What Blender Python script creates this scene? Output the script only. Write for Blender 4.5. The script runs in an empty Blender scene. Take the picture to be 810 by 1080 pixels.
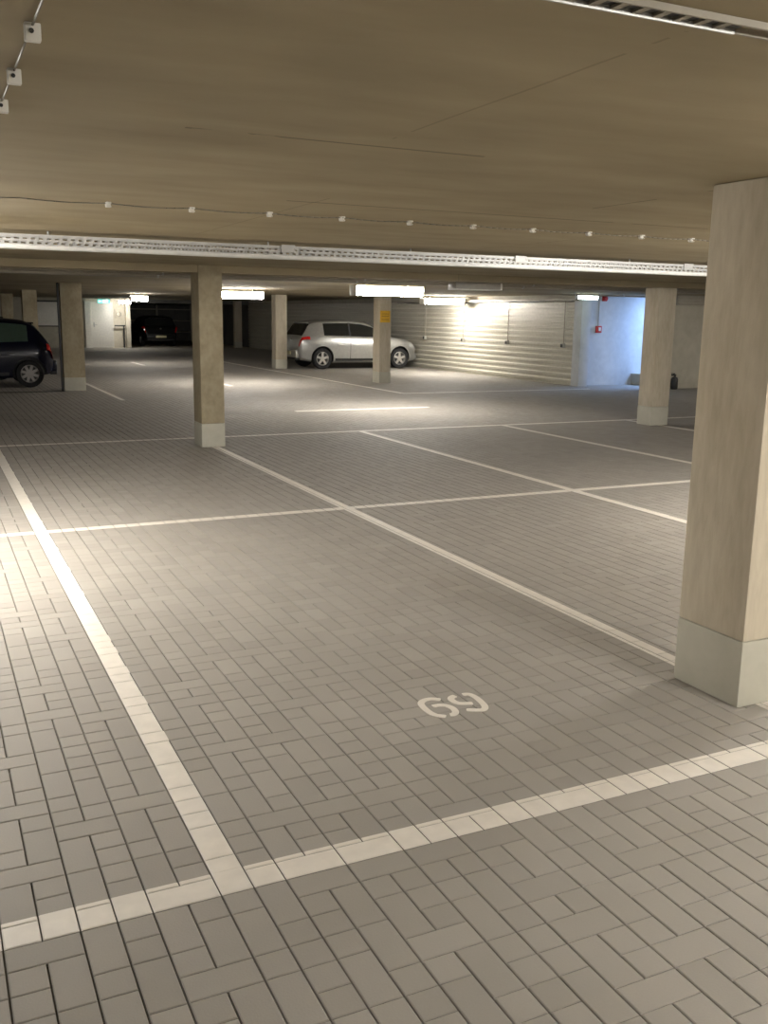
import bpy, bmesh, math, random
import numpy as np
from mathutils import Vector, Matrix
random.seed(7)
S = bpy.context.scene
COL = S.collection
CEIL = 2.25

# ------------------------------------------------------------------ materials
def new_mat(name):
    m = bpy.data.materials.new(name); m.use_nodes = True
    nt = m.node_tree; b = nt.nodes['Principled BSDF']
    return m, nt, b

def plain(name, col, rough=.5, metal=0., spec=.5, coat=0.):
    m, nt, b = new_mat(name)
    b.inputs['Roughness'].default_value = rough
    b.inputs['Metallic'].default_value = metal
    b.inputs['Specular IOR Level'].default_value = spec
    b.inputs['Coat Weight'].default_value = coat
    tc = nt.nodes.new('ShaderNodeTexCoord')
    n = nt.nodes.new('ShaderNodeTexNoise'); n.inputs['Scale'].default_value = 14; n.inputs['Detail'].default_value = 4
    nt.links.new(tc.outputs['Object'], n.inputs['Vector'])
    r = nt.nodes.new('ShaderNodeValToRGB')
    r.color_ramp.elements[0].position = .3; r.color_ramp.elements[1].position = .7
    r.color_ramp.elements[0].color = [c*.93 for c in col] + [1]
    r.color_ramp.elements[1].color = [min(1, c*1.05) for c in col] + [1]
    nt.links.new(n.outputs['Fac'], r.inputs['Fac'])
    nt.links.new(r.outputs['Color'], b.inputs['Base Color'])
    return m

def emit(name, col, strength):
    m, nt, b = new_mat(name)
    b.inputs['Base Color'].default_value = (.9, .9, .9, 1)
    b.inputs['Emission Color'].default_value = list(col) + [1]
    b.inputs['Emission Strength'].default_value = strength
    return m

def concrete(name, dark, light, scale=.6, stretch=(1, 1, 1), bump=.15, seams=None, rough=.85):
    """blotchy cast concrete; seams = (pitch_x, pitch_y) lines left by the shuttering boards"""
    m, nt, b = new_mat(name); N = nt.nodes; L = nt.links
    b.inputs['Roughness'].default_value = rough
    b.inputs['Specular IOR Level'].default_value = .25
    g = N.new('ShaderNodeNewGeometry')
    mp = N.new('ShaderNodeMapping'); mp.inputs['Scale'].default_value = stretch
    L.new(g.outputs['Position'], mp.inputs['Vector'])
    def noise(s, d, dist=0):
        n = N.new('ShaderNodeTexNoise'); n.inputs['Scale'].default_value = s; n.inputs['Detail'].default_value = d
        n.inputs['Distortion'].default_value = dist
        L.new(mp.outputs['Vector'], n.inputs['Vector']); return n
    a = noise(scale, 6, .4); c = noise(scale*6, 5, .2); f = noise(90, 3)
    mx = N.new('ShaderNodeMix'); mx.data_type = 'FLOAT'; mx.inputs[0].default_value = .4
    L.new(a.outputs['Fac'], mx.inputs[2]); L.new(c.outputs['Fac'], mx.inputs[3])
    r = N.new('ShaderNodeValToRGB')
    r.color_ramp.elements[0].position = .33; r.color_ramp.elements[0].color = list(dark) + [1]
    r.color_ramp.elements[1].position = .66; r.color_ramp.elements[1].color = list(light) + [1]
    L.new(mx.outputs[0], r.inputs['Fac'])
    out = r.outputs['Color']
    if seams:
        sep = N.new('ShaderNodeSeparateXYZ'); L.new(g.outputs['Position'], sep.inputs[0])
        wob = noise(.5, 2)
        for axis, pos, lo, hi, w, k in seams:
            def math(op, p, q=None):
                n = N.new('ShaderNodeMath'); n.operation = op
                for i, v in enumerate((p, q)):
                    if v is None: continue
                    if isinstance(v, (int, float)): n.inputs[i].default_value = v
                    else: L.new(v, n.inputs[i])
                return n.outputs[0]
            v = math('ADD', sep.outputs[axis], math('MULTIPLY', math('SUBTRACT', wob.outputs['Fac'], .5), .06))
            ln = math('LESS_THAN', math('ABSOLUTE', math('SUBTRACT', v, pos)), w)
            o_ = sep.outputs[1-axis]
            ln = math('MULTIPLY', ln, math('MULTIPLY', math('GREATER_THAN', o_, lo), math('LESS_THAN', o_, hi)))
            # the line comes and goes along its length
            ln = math('MULTIPLY', ln, math('MULTIPLY', math('GREATER_THAN', c.outputs['Fac'], .44), k))
            m2 = N.new('ShaderNodeMix'); m2.data_type = 'RGBA'
            L.new(ln, m2.inputs[0]); L.new(out, m2.inputs[6]); m2.inputs[7].default_value = [d*.35 for d in dark] + [1]
            out = m2.outputs[2]
    L.new(out, b.inputs['Base Color'])
    bp = N.new('ShaderNodeBump'); bp.inputs['Strength'].default_value = bump; bp.inputs['Distance'].default_value = .02
    ad = N.new('ShaderNodeMath'); ad.operation = 'ADD'
    L.new(c.outputs['Fac'], ad.inputs[0])
    sc = N.new('ShaderNodeMath'); sc.operation = 'MULTIPLY'; sc.inputs[1].default_value = .12
    L.new(f.outputs['Fac'], sc.inputs[0]); L.new(sc.outputs[0], ad.inputs[1])
    L.new(ad.outputs[0], bp.inputs['Height']); L.new(bp.outputs['Normal'], b.inputs['Normal'])
    return m

M = {}
M['ceiling'] = concrete('ceiling_concrete', (.265, .222, .145), (.40, .340, .228), .45, (.6, 1.6, 1), .12,
                        [(0, 1.45, 1.6, 3.0, .005, .3), (0, 3.27, 3.3, 4.3, .008, .6), (0, 1.9, 4.6, 7.3, .005, .35), (0, 4.42, 5.4, 7.4, .006, .5), (1, 4.85, 1.75, 4.6, .012, .7), (1, 3.15, .8, 1.9, .01, .6), (1, 9.6, -4, 16, .01, .4), (0, 6.8, 3, 40, .006, .3)])
M['column'] = concrete('column_concrete', (.42, .365, .275), (.56, .505, .40), 1.6, (3, 3, .7), .12)
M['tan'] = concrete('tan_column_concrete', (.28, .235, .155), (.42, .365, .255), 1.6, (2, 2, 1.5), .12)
M['plinth'] = concrete('plinth_concrete', (.43, .415, .345), (.50, .485, .41), 2.0, (1, 1, 1), .05)
M['wall'] = concrete('wall_concrete', (.40, .37, .30), (.53, .50, .41), .8, (1, 1, 1), .1)
M['bluewall'] = concrete('pale_wall_concrete', (.50, .52, .54), (.62, .64, .66), 1.3, (1, 1, 1), .1)
M['shadewall'] = concrete('shaded_bay_concrete', (.10, .10, .095), (.16, .155, .14), .8, (1, 1, 1), .1)  # gloom of the unlit bay is put into this darker concrete colour
M['white'] = plain('white_gloss_paint', (.80, .78, .72), .45)
M['cream'] = plain('cream_paint', (.66, .61, .50), .6)
M['plastic'] = plain('white_plastic', (.78, .77, .72), .4)
M['galv'] = plain('galvanised_steel', (.46, .46, .45), .42, .3)
M['palelip'] = plain('pale_metal_lip', (.66, .66, .64), .4, .1)  # lip is lighter than the channel steel
M['greybox'] = plain('grey_sheet_metal', (.40, .385, .345), .5, .1)
M['pipe'] = plain('grey_pipe', (.36, .33, .27), .5, .2)
M['dark'] = plain('dark_steel', (.03, .03, .03), .5)
M['rubber'] = plain('tyre_rubber', (.012, .012, .013), .8)
M['cable'] = plain('cable_sheath', (.22, .20, .16), .6)
M['red'] = plain('red_plastic', (.45, .02, .015), .35)
M['yellow'] = plain('yellow_enamel', (.72, .42, .03), .5)
M['ochre'] = plain('ochre_print', (.42, .24, .03), .6)
M['corr'] = plain('corrugated_cladding', (.60, .575, .49), .42, .15)
for k, v in (('lamp', 45), ('lampnear', 104), ('lampback', 76), ('fillright', 85), ('lampwall', 47), ('lampdoor', 26), ('fillside', 26)): M[k] = emit('lit_diffuser', (1, .955, .89), v)
M['exit'] = emit('lit_green_sign', (.04, .60, .50), 1.0)
M['exitw'] = emit('lit_pictogram', (.7, 1, .9), 2.2)
M['emer'] = emit('lit_emergency_lens', (.80, 1, .95), 9)
M['glass'] = plain('tinted_car_glass', (.014, .015, .015), .06, 0, .6)
M['litglass'] = plain('lit_view_car_glass', (.07, .11, .085), .08, 0, .6)  # lit green-grey view through the panes is put into this colour
M['silver'] = plain('silver_car_paint', (.39, .39, .375), .30, .55, .5, .5)
M['navy'] = plain('navy_car_paint', (.004, .005, .018), .25, 0, .35, .15)
M['black'] = plain('black_car_paint', (.005, .005, .005), .3, 0, .3, .0)
M['greycar'] = plain('dark_grey_car_paint', (.03, .034, .033), .25, .2, .5, .8)
M['trim'] = plain('black_car_trim', (.015, .015, .015), .55)
M['alloy'] = plain('alloy_rim', (.55, .53, .50), .35, .6)
M['hubcap'] = plain('grey_hubcap', (.33, .31, .29), .5, .2)
M['tail'] = plain('red_lens', (.55, .012, .012), .12, 0, .8)
M['tail'].node_tree.nodes['Principled BSDF'].inputs['Coat Weight'].default_value = 1
M['head'] = plain('clear_lens', (.55, .56, .55), .1, .2)
M['plate'] = plain('number_plate', (.60, .55, .34), .4)
M['chrome'] = plain('chrome', (.7, .7, .7), .15, 1)

# pavers and paint
def paver_mat():
    m, nt, b = new_mat('concrete_pavers'); N = nt.nodes; L = nt.links
    b.inputs['Roughness'].default_value = .72
    b.inputs['Specular IOR Level'].default_value = .35
    g = N.new('ShaderNodeNewGeometry')
    at = N.new('ShaderNodeAttribute'); at.attribute_name = 'tone'
    n = N.new('ShaderNodeTexNoise'); n.inputs['Scale'].default_value = 2.2; n.inputs['Detail'].default_value = 6
    n2 = N.new('ShaderNodeTexNoise'); n2.inputs['Scale'].default_value = 160; n2.inputs['Detail'].default_value = 2
    for q in (n, n2): L.new(g.outputs['Position'], q.inputs['Vector'])
    r = N.new('ShaderNodeValToRGB')
    r.color_ramp.elements[0].color = (.262, .243, .216, 1); r.color_ramp.elements[1].color = (.375, .352, .318, 1)
    def mth(op, p, q):
        k = N.new('ShaderNodeMath'); k.operation = op
        for i, v in enumerate((p, q)):
            if isinstance(v, (int, float)): k.inputs[i].default_value = v
            else: L.new(v, k.inputs[i])
        return k.outputs[0]
    v = mth('ADD', mth('MULTIPLY', at.outputs['Fac'], .45), mth('MULTIPLY', n.outputs['Fac'], .45))
    v = mth('ADD', v, mth('MULTIPLY', n2.outputs['Fac'], .2))
    v = mth('SUBTRACT', v, .05)
    L.new(v, r.inputs['Fac']); L.new(r.outputs['Color'], b.inputs['Base Color'])
    bp = N.new('ShaderNodeBump'); bp.inputs['Strength'].default_value = .12; bp.inputs['Distance'].default_value = .004
    L.new(n2.outputs['Fac'], bp.inputs['Height']); L.new(bp.outputs['Normal'], b.inputs['Normal'])
    return m
M['paver'] = paver_mat()
M['sand'] = concrete('joint_sand', (.075, .065, .045), (.12, .105, .075), 6, (1, 1, 1), .1)
M['screed'] = concrete('floor_screed', (.29, .26, .21), (.36, .33, .27), 2, (1, 1, 1), .1)
M['paint'] = plain('white_road_paint', (.73, .69, .625), .55, 0, .35)

# ------------------------------------------------------------------ helpers
def link(o, parent=None):
    COL.objects.link(o)
    if parent: o.parent = parent
    return o

def mesh_obj(name, verts, faces, m, parent=None, smooth=False):
    me = bpy.data.meshes.new(name); me.from_pydata([tuple(v) for v in verts], [], faces); me.update()
    mats = m if isinstance(m, (list, tuple)) else [m]
    for k in mats: me.materials.append(k)
    if smooth:
        me.polygons.foreach_set('use_smooth', [True]*len(me.polygons))
    return link(bpy.data.objects.new(name, me), parent)

def bm_obj(name, bm, m, parent=None, smooth=False, angle=None):
    bmesh.ops.recalc_face_normals(bm, faces=bm.faces)
    me = bpy.data.meshes.new(name); bm.to_mesh(me); bm.free()
    for k in (m if isinstance(m, (list, tuple)) else [m]): me.materials.append(k)
    if smooth or angle:
        me.polygons.foreach_set('use_smooth', [True]*len(me.polygons))
        if angle: me.set_sharp_from_angle(angle=math.radians(angle))
    return link(bpy.data.objects.new(name, me), parent)

def box(bm, x0, x1, y0, y1, z0, z1, bevel=0.):
    r = bmesh.ops.create_cube(bm, size=1)
    for v in r['verts']:
        v.co = Vector(((x0+x1)/2 + v.co.x*(x1-x0), (y0+y1)/2 + v.co.y*(y1-y0), (z0+z1)/2 + v.co.z*(z1-z0)))
    if bevel:
        es = list({e for v in r['verts'] for e in v.link_edges})
        bmesh.ops.bevel(bm, geom=es, offset=bevel, segments=2, affect='EDGES', profile=.6)

def cyl(bm, p0, p1, r, seg=12, r2=None):
    p0 = Vector(p0); p1 = Vector(p1); d = p1-p0
    q = d.to_track_quat('Z', 'Y').to_matrix().to_4x4()
    bmesh.ops.create_cone(bm, cap_ends=True, segments=seg, radius1=r, radius2=r if r2 is None else r2, depth=d.length,
                          matrix=Matrix.Translation((p0+p1)/2) @ q)

def tube(bm, pts, r, seg=8):
    for a, b in zip(pts, pts[1:]): cyl(bm, a, b, r, seg)

def box_obj(name, dims, m, parent=None, bevel=0., angle=30):
    bm = bmesh.new(); box(bm, *dims, bevel=bevel)
    return bm_obj(name, bm, m, parent, angle=angle if bevel else None)

def empty(name, loc, rz=0.):
    o = bpy.data.objects.new(name, None); o.empty_display_size = .1
    o.location = loc; o.rotation_euler = (0, 0, rz)
    return link(o)

def tag(o, label, cat, group=None, kind=None):
    o['label'] = label; o['category'] = cat
    if group: o['group'] = group
    if kind: o['kind'] = kind
    return o

def struct(o):
    o['kind'] = 'structure'; return o

def copy_tree(o, parent=None):
    c = o.copy(); COL.objects.link(c)
    if parent: c.parent = parent
    for ch in list(o.children): copy_tree(ch, c)
    return c

# ------------------------------------------------------------------ floor of pavers
YB = 2.47            # a course line: near edge of the front white line
def stones():
    out = []
    rng = random.Random(3)
    def strip(x0, ys, ye, sgn):
        y = ys; prev = None
        while (ye - y)*sgn > 1e-6:
            k = rng.choices('ABCDEF', (34, 15, 15, 12, 12, 12))[0]
            if k == 'A' and prev == 'A': k = rng.choice('BCD')
            if k in 'EF' and prev in ('E', 'F'): k = 'A'
            prev = k
            L0, L1 = x0, x0+.1
            def add(xa, xb, a, d):
                ya, yb = y+sgn*a, y+sgn*(a+d)
                out.append((xa, xb, min(ya, yb), max(ya, yb)))
            if k == 'A': add(x0, x0+.2, 0, .1); h = .1
            elif k == 'B': add(L0, L1, 0, .2); add(L1, L1+.1, 0, .1); add(L1, L1+.1, .1, .1); h = .2
            elif k == 'C': add(L1, L1+.1, 0, .2); add(L0, L1, 0, .1); add(L0, L1, .1, .1); h = .2
            elif k == 'D': add(L0, L1, 0, .1); add(L1, L1+.1, 0, .1); h = .1
            elif k == 'E': add(L0, L1, 0, .2); add(L0, L1, .2, .1); add(L1, L1+.1, 0, .1); add(L1, L1+.1, .1, .2); h = .3
            else: add(L1, L1+.1, 0, .2); add(L1, L1+.1, .2, .1); add(L0, L1, 0, .1); add(L0, L1, .1, .2); h = .3
            y += sgn*h
    i0, i1 = round((-4-.076)/.2), round((20-.076)/.2)
    for i in range(i0, i1):
        x0 = .076 + i*.2
        ye = 19.7 if x0 > 14.6 else (30. if x0 < 2 else 46.4)
        strip(x0, YB, ye, 1); strip(x0, YB, .4, -1)
    return np.array(out)
ST = stones()
GX, GY, CH, CZ = .0027, .0013, .0034, .0018
def build_floor():
    n = len(ST); rng = np.random.default_rng(5)
    xa, xb, ya, yb = ST[:, 0]+GX, ST[:, 1]-GX, ST[:, 2]+GY, ST[:, 3]-GY
    zt = rng.normal(0, .0002, n)
    V = np.zeros((n, 12, 3))
    def ring(k, i, z):
        for j, (x, y) in enumerate(((xa+i, ya+i), (xb-i, ya+i), (xb-i, yb-i), (xa+i, yb-i))):
            V[:, k+j, 0] = x; V[:, k+j, 1] = y; V[:, k+j, 2] = zt+z
    ring(0, CH, 0); ring(4, 0, -CZ); ring(8, 0, -.02)
    q = [(0, 1, 2, 3)]
    for k in (0, 4):
        for j in range(4): q.append((k+4+j, k+4+(j+1) % 4, k+(j+1) % 4, k+j))
    q = np.array(q); nf = len(q)
    F = (q[None] + (np.arange(n)*12)[:, None, None]).reshape(-1, 4)
    V = V.reshape(-1, 3)
    tone = np.repeat(rng.beta(3, 3, n), nf)
    mi = np.zeros(len(F), int)
    # bedding sand under the joints, plain screed beyond the paved part
    ev, ef, em = [], [], []
    def rect(x0, x1, y0, y1, z, mat):
        b = len(V)+len(ev); ev.extend([(x0, y0, z), (x1, y0, z), (x1, y1, z), (x0, y1, z)]); ef.append((b, b+1, b+2, b+3)); em.append(mat)
    rect(-12, 30, -9, 60, -.013, 1)
    rect(-12, 30, -9, .37, -.001, 2); rect(-12, -3.93, .37, 60, -.001, 2)
    rect(20.08, 30, .37, 60, -.001, 2); rect(-3.93, 30, 46.5, 60, -.001, 2); rect(14.7, 20.08, 19.7, 46.5, -.001, 2); rect(-3.93, 1.85, 30.1, 46.5, -.001, 2)
    V = np.vstack([V, np.array(ev)]); F = np.vstack([F, np.array(ef)])
    mi = np.concatenate([mi, em]); tone = np.concatenate([tone, np.full(len(ef), .5)])
    me = bpy.data.meshes.new('floor')
    me.vertices.add(len(V)); me.vertices.foreach_set('co', V.ravel())
    me.loops.add(F.size); me.loops.foreach_set('vertex_index', F.ravel().astype(np.int32))
    me.polygons.add(len(F)); me.polygons.foreach_set('loop_start', np.arange(0, F.size, 4, dtype=np.int32))
    for k in ('paver', 'sand', 'screed'): me.materials.append(M[k])
    me.update(calc_edges=True)
    me.polygons.foreach_set('material_index', mi.astype(np.int32))
    me.polygons.foreach_set('use_smooth', np.zeros(len(F), bool))
    a = me.attributes.new('tone', 'FLOAT', 'FACE'); a.data.foreach_set('value', tone.astype(np.float32))
    me.validate()
    return struct(link(bpy.data.objects.new('floor', me)))
build_floor()

def paint_line(x0, x1, y0, y1, label):
    """coat of paint on every stone the line crosses, following chamfers and joints"""
    s = ST[(ST[:, 1] > x0) & (ST[:, 0] < x1) & (ST[:, 3] > y0) & (ST[:, 2] < y1)]
    vs, fs = [], []
    paint_line.n = getattr(paint_line, 'n', 0)+1; up = .0010+.0001*paint_line.n
    for a, b, c, d in s:
        o = (a+GX-.0006, b-GX+.0006, c+GY-.0004, d-GY+.0004)
        i = (a+GX+CH, b-GX-CH, c+GY+CH, d-GY-CH)
        cl = lambda r: (min(max(r[0], x0), x1), min(max(r[1], x0), x1), min(max(r[2], y0), y1), min(max(r[3], y0), y1))
        o, i = cl(o), cl(i)
        if o[1]-o[0] < .006 or o[3]-o[2] < .006: continue
        k = len(vs)
        for r, z in ((i, up), (o, up-CZ)):
            vs += [(r[0], r[2], z), (r[1], r[2], z), (r[1], r[3], z), (r[0], r[3], z)]
        fs.append((k, k+1, k+2, k+3))
        for j in range(4): fs.append((k+4+j, k+4+(j+1) % 4, k+(j+1) % 4, k+j))
    o = mesh_obj('parking_line', vs, fs, M['paint'])
    return tag(o, label, 'painted line', 'white bay lines on the paving')
paint_line(-3, 9, 2.47, 2.59, 'long white front line crossing the foreground below the number 69')
paint_line(-3, 15, 7.56, 7.66, 'white cross line behind bay 69, where the two rows of bays meet')
paint_line(-3, 17.5, 12.75, 12.85, 'white cross line along the near side of the aisle, at the slim left pillar')
paint_line(.676, .776, 2.59, 12.75, 'bright white bay line running away along the left of bay 69')
paint_line(3.245, 3.34, 2.59, 12.2, 'white bay line from the big right pillar towards the slim left pillar')
paint_line(5.69, 5.785, 2.59, 12.75, 'white bay line receding across the middle, next to the right of bay 69')
paint_line(8.155, 8.25, 2.59, 12.75, 'short white bay line on the far right, ending left of the big pillar')
paint_line(10.62, 10.715, 7.66, 12.75, 'white bay line starting at the foot of the right-hand middle pillar')
paint_line(5.85, 8.5, 15.74, 15.9, 'brightly lit white dash lying in the aisle under the big lamp')
paint_line(9.46, 14.5, 18.76, 18.86, 'white line in front of the bays at the corrugated wall')
paint_line(9.42, 9.52, 18.86, 33, 'white line receding past the two pillars behind the silver car')
paint_line(3.38, 3.48, 18.8, 26, 'white line beside the pillar near the dark blue car')
paint_line(6.42, 6.54, 21.8, 23.1, 'white aisle dash beside the slim left pillar')
paint_line(6.3, 6.42, 31, 33.2, 'farthest white aisle dash, in front of the white door')

def ribbon(bm, pts, w, z0, z1):
    P = [Vector((p[0], p[1], 0)) for p in pts]
    # resample smoothly
    Q = []
    for i in range(len(P)-1):
        p0, p1, p2, p3 = P[max(i-1, 0)], P[i], P[i+1], P[min(i+2, len(P)-1)]
        for k in range(5):
            t = k/5
            Q.append(.5*((2*p1)+(p2-p0)*t+(2*p0-5*p1+4*p2-p3)*t*t+(3*p1-p0-3*p2+p3)*t**3))
    Q.append(P[-1])
    prev = None
    for i, q in enumerate(Q):
        d = (Q[min(i+1, len(Q)-1)]-Q[max(i-1, 0)]).normalized(); nrm = Vector((-d.y, d.x, 0))
        ww = w*(.5 if 0 < i < len(Q)-1 else .36)
        row = [bm.verts.new((q+nrm*s*ww)+Vector((0, 0, z))) for s, z in ((1, z0), (1, z1), (-1, z1), (-1, z0))]
        if prev:
            for j in range(4): bm.faces.new((prev[j], prev[(j+1) % 4], row[(j+1) % 4], row[j]))
        else: bm.faces.new(row)
        prev = row
    bm.faces.new(prev)
num = empty('stall_number', (1.98, 3.42, 0))
tag(num, 'white stencilled number 69 painted on the grey paving of the empty bay', 'number')
SIX = [[(1.9733, 3.4953), (1.9396, 3.5187), (1.9033, 3.5172), (1.8754, 3.4951), (1.8648, 3.4575), (1.8624, 3.4008), (1.8725, 3.3559), (1.9069, 3.3249)],
       [(1.9058, 3.4429), (1.9373, 3.4426), (1.9634, 3.4262), (1.9761, 3.3922), (1.9703, 3.3536), (1.9483, 3.3308), (1.9311, 3.3335)]]
NINE = [[(2.093, 3.5046), (2.1201, 3.4981), (2.1314, 3.4613), (2.1284, 3.4017), (2.1159, 3.3478), (2.0909, 3.3221), (2.0632, 3.3293), (2.0234, 3.3517)],
        [(2.0555, 3.5067), (2.0302, 3.4966), (2.0183, 3.4757), (2.021, 3.44), (2.0405, 3.4179), (2.0859, 3.4032)]]
for nm, strokes in (('digit_six', SIX), ('digit_nine', NINE)):
    bm = bmesh.new()
    for s in strokes: ribbon(bm, [(x-1.98, y-3.42) for x, y in s], .030, -.002, .0024)
    bm_obj(nm, bm, M['paint'], num)

# ------------------------------------------------------------------ shell
def slab(name, *d, m='wall', bevel=0): return struct(box_obj(name, d, M[m], bevel=bevel))
slab('ceiling', -12, 30, -9, 60, CEIL, CEIL+.25, m='ceiling')
slab('ceiling_beam', -12, 30, 11.86, 12.22, CEIL-.09, CEIL, m='ceiling')
slab('wall_front', -12, 30, -9.2, -9, 0, CEIL, m='wall')
slab('wall_left', -12.2, -12, -9, 60, 0, CEIL, m='wall')
slab('wall_right', 30, 30.2, -9, 18.35, 0, CEIL, m='wall')
slab('wall_back_right', 16.35, 30, 18.35, 18.6, 0, CEIL, m='wall')
slab('wall_alcove', 14.86, 22, 19.85, 20.1, 0, CEIL, m='bluewall')
# back wall with its doorway
slab('wall_back_left', -12, 6.95, 46.5, 46.75, 0, CEIL, m='wall')
slab('wall_back_door', 6.95, 8.95, 46.62, 46.85, 0, CEIL, m='cream')
slab('wall_bay', 8.9, 15, 58, 58.2, 0, CEIL, m='shadewall')
slab('wall_bay_left', 8.75, 8.95, 46.85, 58, 0, CEIL, m='shadewall')
slab('wall_bay_right', 14.85, 15.05, 46.6, 58, 0, CEIL, m='shadewall')
slab('bay_lintel', 8.95, 14.86, 46.5, 46.8, 2.08, CEIL, m='shadewall')
# white return at the end of the corrugated wall
slab('trim_1', 14.72, 15.0, 19.55, 19.86, 0, CEIL, m='bluewall', bevel=.01)
slab('trim_2', 6.88, 7.12, 46.34, 46.62, 0, 2.12, m='white')
slab('trim_3', -4, 2.66, 21.2, 21.32, -.005, .006, m='dark', bevel=.002)
slab('trim_4', 2.625, 2.66, 21.36, 21.44, 0, CEIL, m='dark', bevel=.004)
bm = bmesh.new()
box(bm, 7.12, 7.2, 46.56, 46.62, 0, 2.1); box(bm, 8.1, 8.18, 46.56, 46.62, 0, 2.1); box(bm, 7.2, 8.1, 46.56, 46.62, 2.03, 2.1)
bm_obj('door_frame', bm, M['white']); fr = bpy.data.objects['door_frame']
d = struct(box_obj('door_1', (7.2, 8.1, 46.57, 46.615, .005, 2.03), M['white'], bevel=.004))
fr.parent = d
bm = bmesh.new(); cyl(bm, (7.3, 46.57, 1.05), (7.3, 46.5, 1.05), .012); cyl(bm, (7.3, 46.5, 1.05), (7.43, 46.5, 1.05), .011)
box(bm, 7.27, 7.33, 46.56, 46.572, .95, 1.15, .003)
bm_obj('door_handle', bm, M['galv'], d)

# corrugated wall
def corrugated(name, x, y0, y1, z0, z1, pitch, amp, m):
    zs = []; z = z0
    while z < z1-1e-4:
        for f, dx in ((0, 0), (.40, 0), (.52, amp), (.88, amp)):
            zz = z+f*pitch
            if zz < z1: zs.append((zz, dx))
        z += pitch
    zs.append((z1, 0))
    vs, fs = [], []
    for zz, dx in zs: vs += [(x-dx, y0, zz), (x-dx, y1, zz), (x+.06, y0, zz), (x+.06, y1, zz)]
    n = len(zs)
    for i in range(n-1):
        a, b = 4*i, 4*i+4
        fs += [(a, a+1, b+1, b), (a+2, b+2, b+3, a+3), (a, b, b+2, a+2), (a+1, a+3, b+3, b+1)]
    fs += [(0, 2, 3, 1), (4*(n-1), 4*(n-1)+1, 4*(n-1)+3, 4*(n-1)+2)]
    return struct(mesh_obj(name, vs, fs, m))
corrugated('wall_corrugated', 14.78, 19.56, 46.6, 0, 2.1, .148, .028, M['corr'])
slab('wall_above_cladding', 14.76, 14.86, 19.86, 46.6, 2.1, CEIL, m='wall')

# ------------------------------------------------------------------ pillars
def column(x0, x1, y0, y1, label, plinth=.3, group='concrete pillars of the garage', m='column'):
    cx, cy = (x0+x1)/2, (y0+y1)/2
    hx, hy = (x1-x0)/2, (y1-y0)/2
    c = empty('concrete_pillar', (cx, cy, 0))
    tag(c, label, 'pillar', group, 'thing')
    bm = bmesh.new(); box(bm, -hx, hx, -hy, hy, plinth, CEIL, .012)
    bm_obj('shaft', bm, M[m], c, angle=30)
    bm = bmesh.new(); box(bm, -hx-.002, hx+.002, -hy-.002, hy+.002, 0, plinth, .012)
    bm_obj('pillar_base', bm, M['plinth'], c, angle=30)
    return c
column(3.13, 3.44, 2.885, 3.285, 'big pale pillar cut off by the right edge of the photo', .305)
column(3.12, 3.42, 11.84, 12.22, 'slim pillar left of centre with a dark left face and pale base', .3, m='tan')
column(10.46, 10.82, 11.95, 12.27, 'pillar in front of the blue-lit alcove, next to the big right pillar', .3)
column(10.31, 10.62, 21.84, 22.24, 'pillar with the yellow sign, in front of the silver car', .28)
column(9.9, 10.27, 28.5, 28.9, 'pillar at the rear bumper of the silver car', .28)
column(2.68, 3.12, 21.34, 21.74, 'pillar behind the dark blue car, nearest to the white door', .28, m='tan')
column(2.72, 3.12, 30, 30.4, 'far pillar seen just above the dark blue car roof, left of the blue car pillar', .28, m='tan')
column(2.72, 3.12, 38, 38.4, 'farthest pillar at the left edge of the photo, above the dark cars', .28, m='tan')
column(13.95, 14.3, 46.2, 46.5, 'thin dim pillar in the dark bay between the slim pillar and the silver car', .28)
p = tag(box_obj('steel_post', (8.72, 8.93, 46.3, 46.5, 0, CEIL), M['cream'], bevel=.01), 'cream post at the corner between white door room and the dark bay', 'post')

# ------------------------------------------------------------------ yellow sign
s = tag(box_obj('wall_sign', (10.31, 10.58, 21.818, 21.838, 1.50, 1.79), M['yellow'], bevel=.004), 'small yellow sign on the pillar before the silver car', 'sign')
bm = bmesh.new()
for z in (1.71, 1.655, 1.57): box(bm, 10.345, 10.545, 21.8165, 21.8185, z-.009, z+.009)
bm_obj('printed_bar', bm, M['ochre'], s)

# ------------------------------------------------------------------ lamps
def lamp_proto(L=1.3):
    r = empty('fluorescent_lamp', (0, 0, 0))
    bm = bmesh.new(); box(bm, -L/2, L/2, -.09, .09, -.085, -.05, .008)
    for x in (-.4, .4): cyl(bm, (x, 0, -.055), (x, 0, 0), .02, 10)
    bm_obj('housing', bm, M['plastic'], r, angle=30)
    bm = bmesh.new()
    prof = [(-.095, -.075), (-.105, -.105), (-.098, -.155), (-.065, -.195), (0, -.21), (.065, -.195), (.098, -.155), (.105, -.105), (.095, -.075)]
    ring = []
    for x in (-L/2+.02, L/2-.02): ring.append([bm.verts.new((x, y, z)) for y, z in prof])
    n = len(prof)
    for i in range(n): bm.faces.new((ring[0][i], ring[0][(i+1) % n], ring[1][(i+1) % n], ring[1][i]))
    bm.faces.new(ring[0]); bm.faces.new(ring[1][::-1])
    bm_obj('diffuser', bm, M['lamp'], r, angle=40)
    for sx in (-1, 1):
        bm = bmesh.new(); box(bm, min(sx*L/2, sx*(L/2-.022)), max(sx*L/2, sx*(L/2-.022)), -.107, .107, -.212, -.05, .006)
        bm_obj('end_cap', bm, M['plastic'], r, angle=30)
    return r
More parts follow.
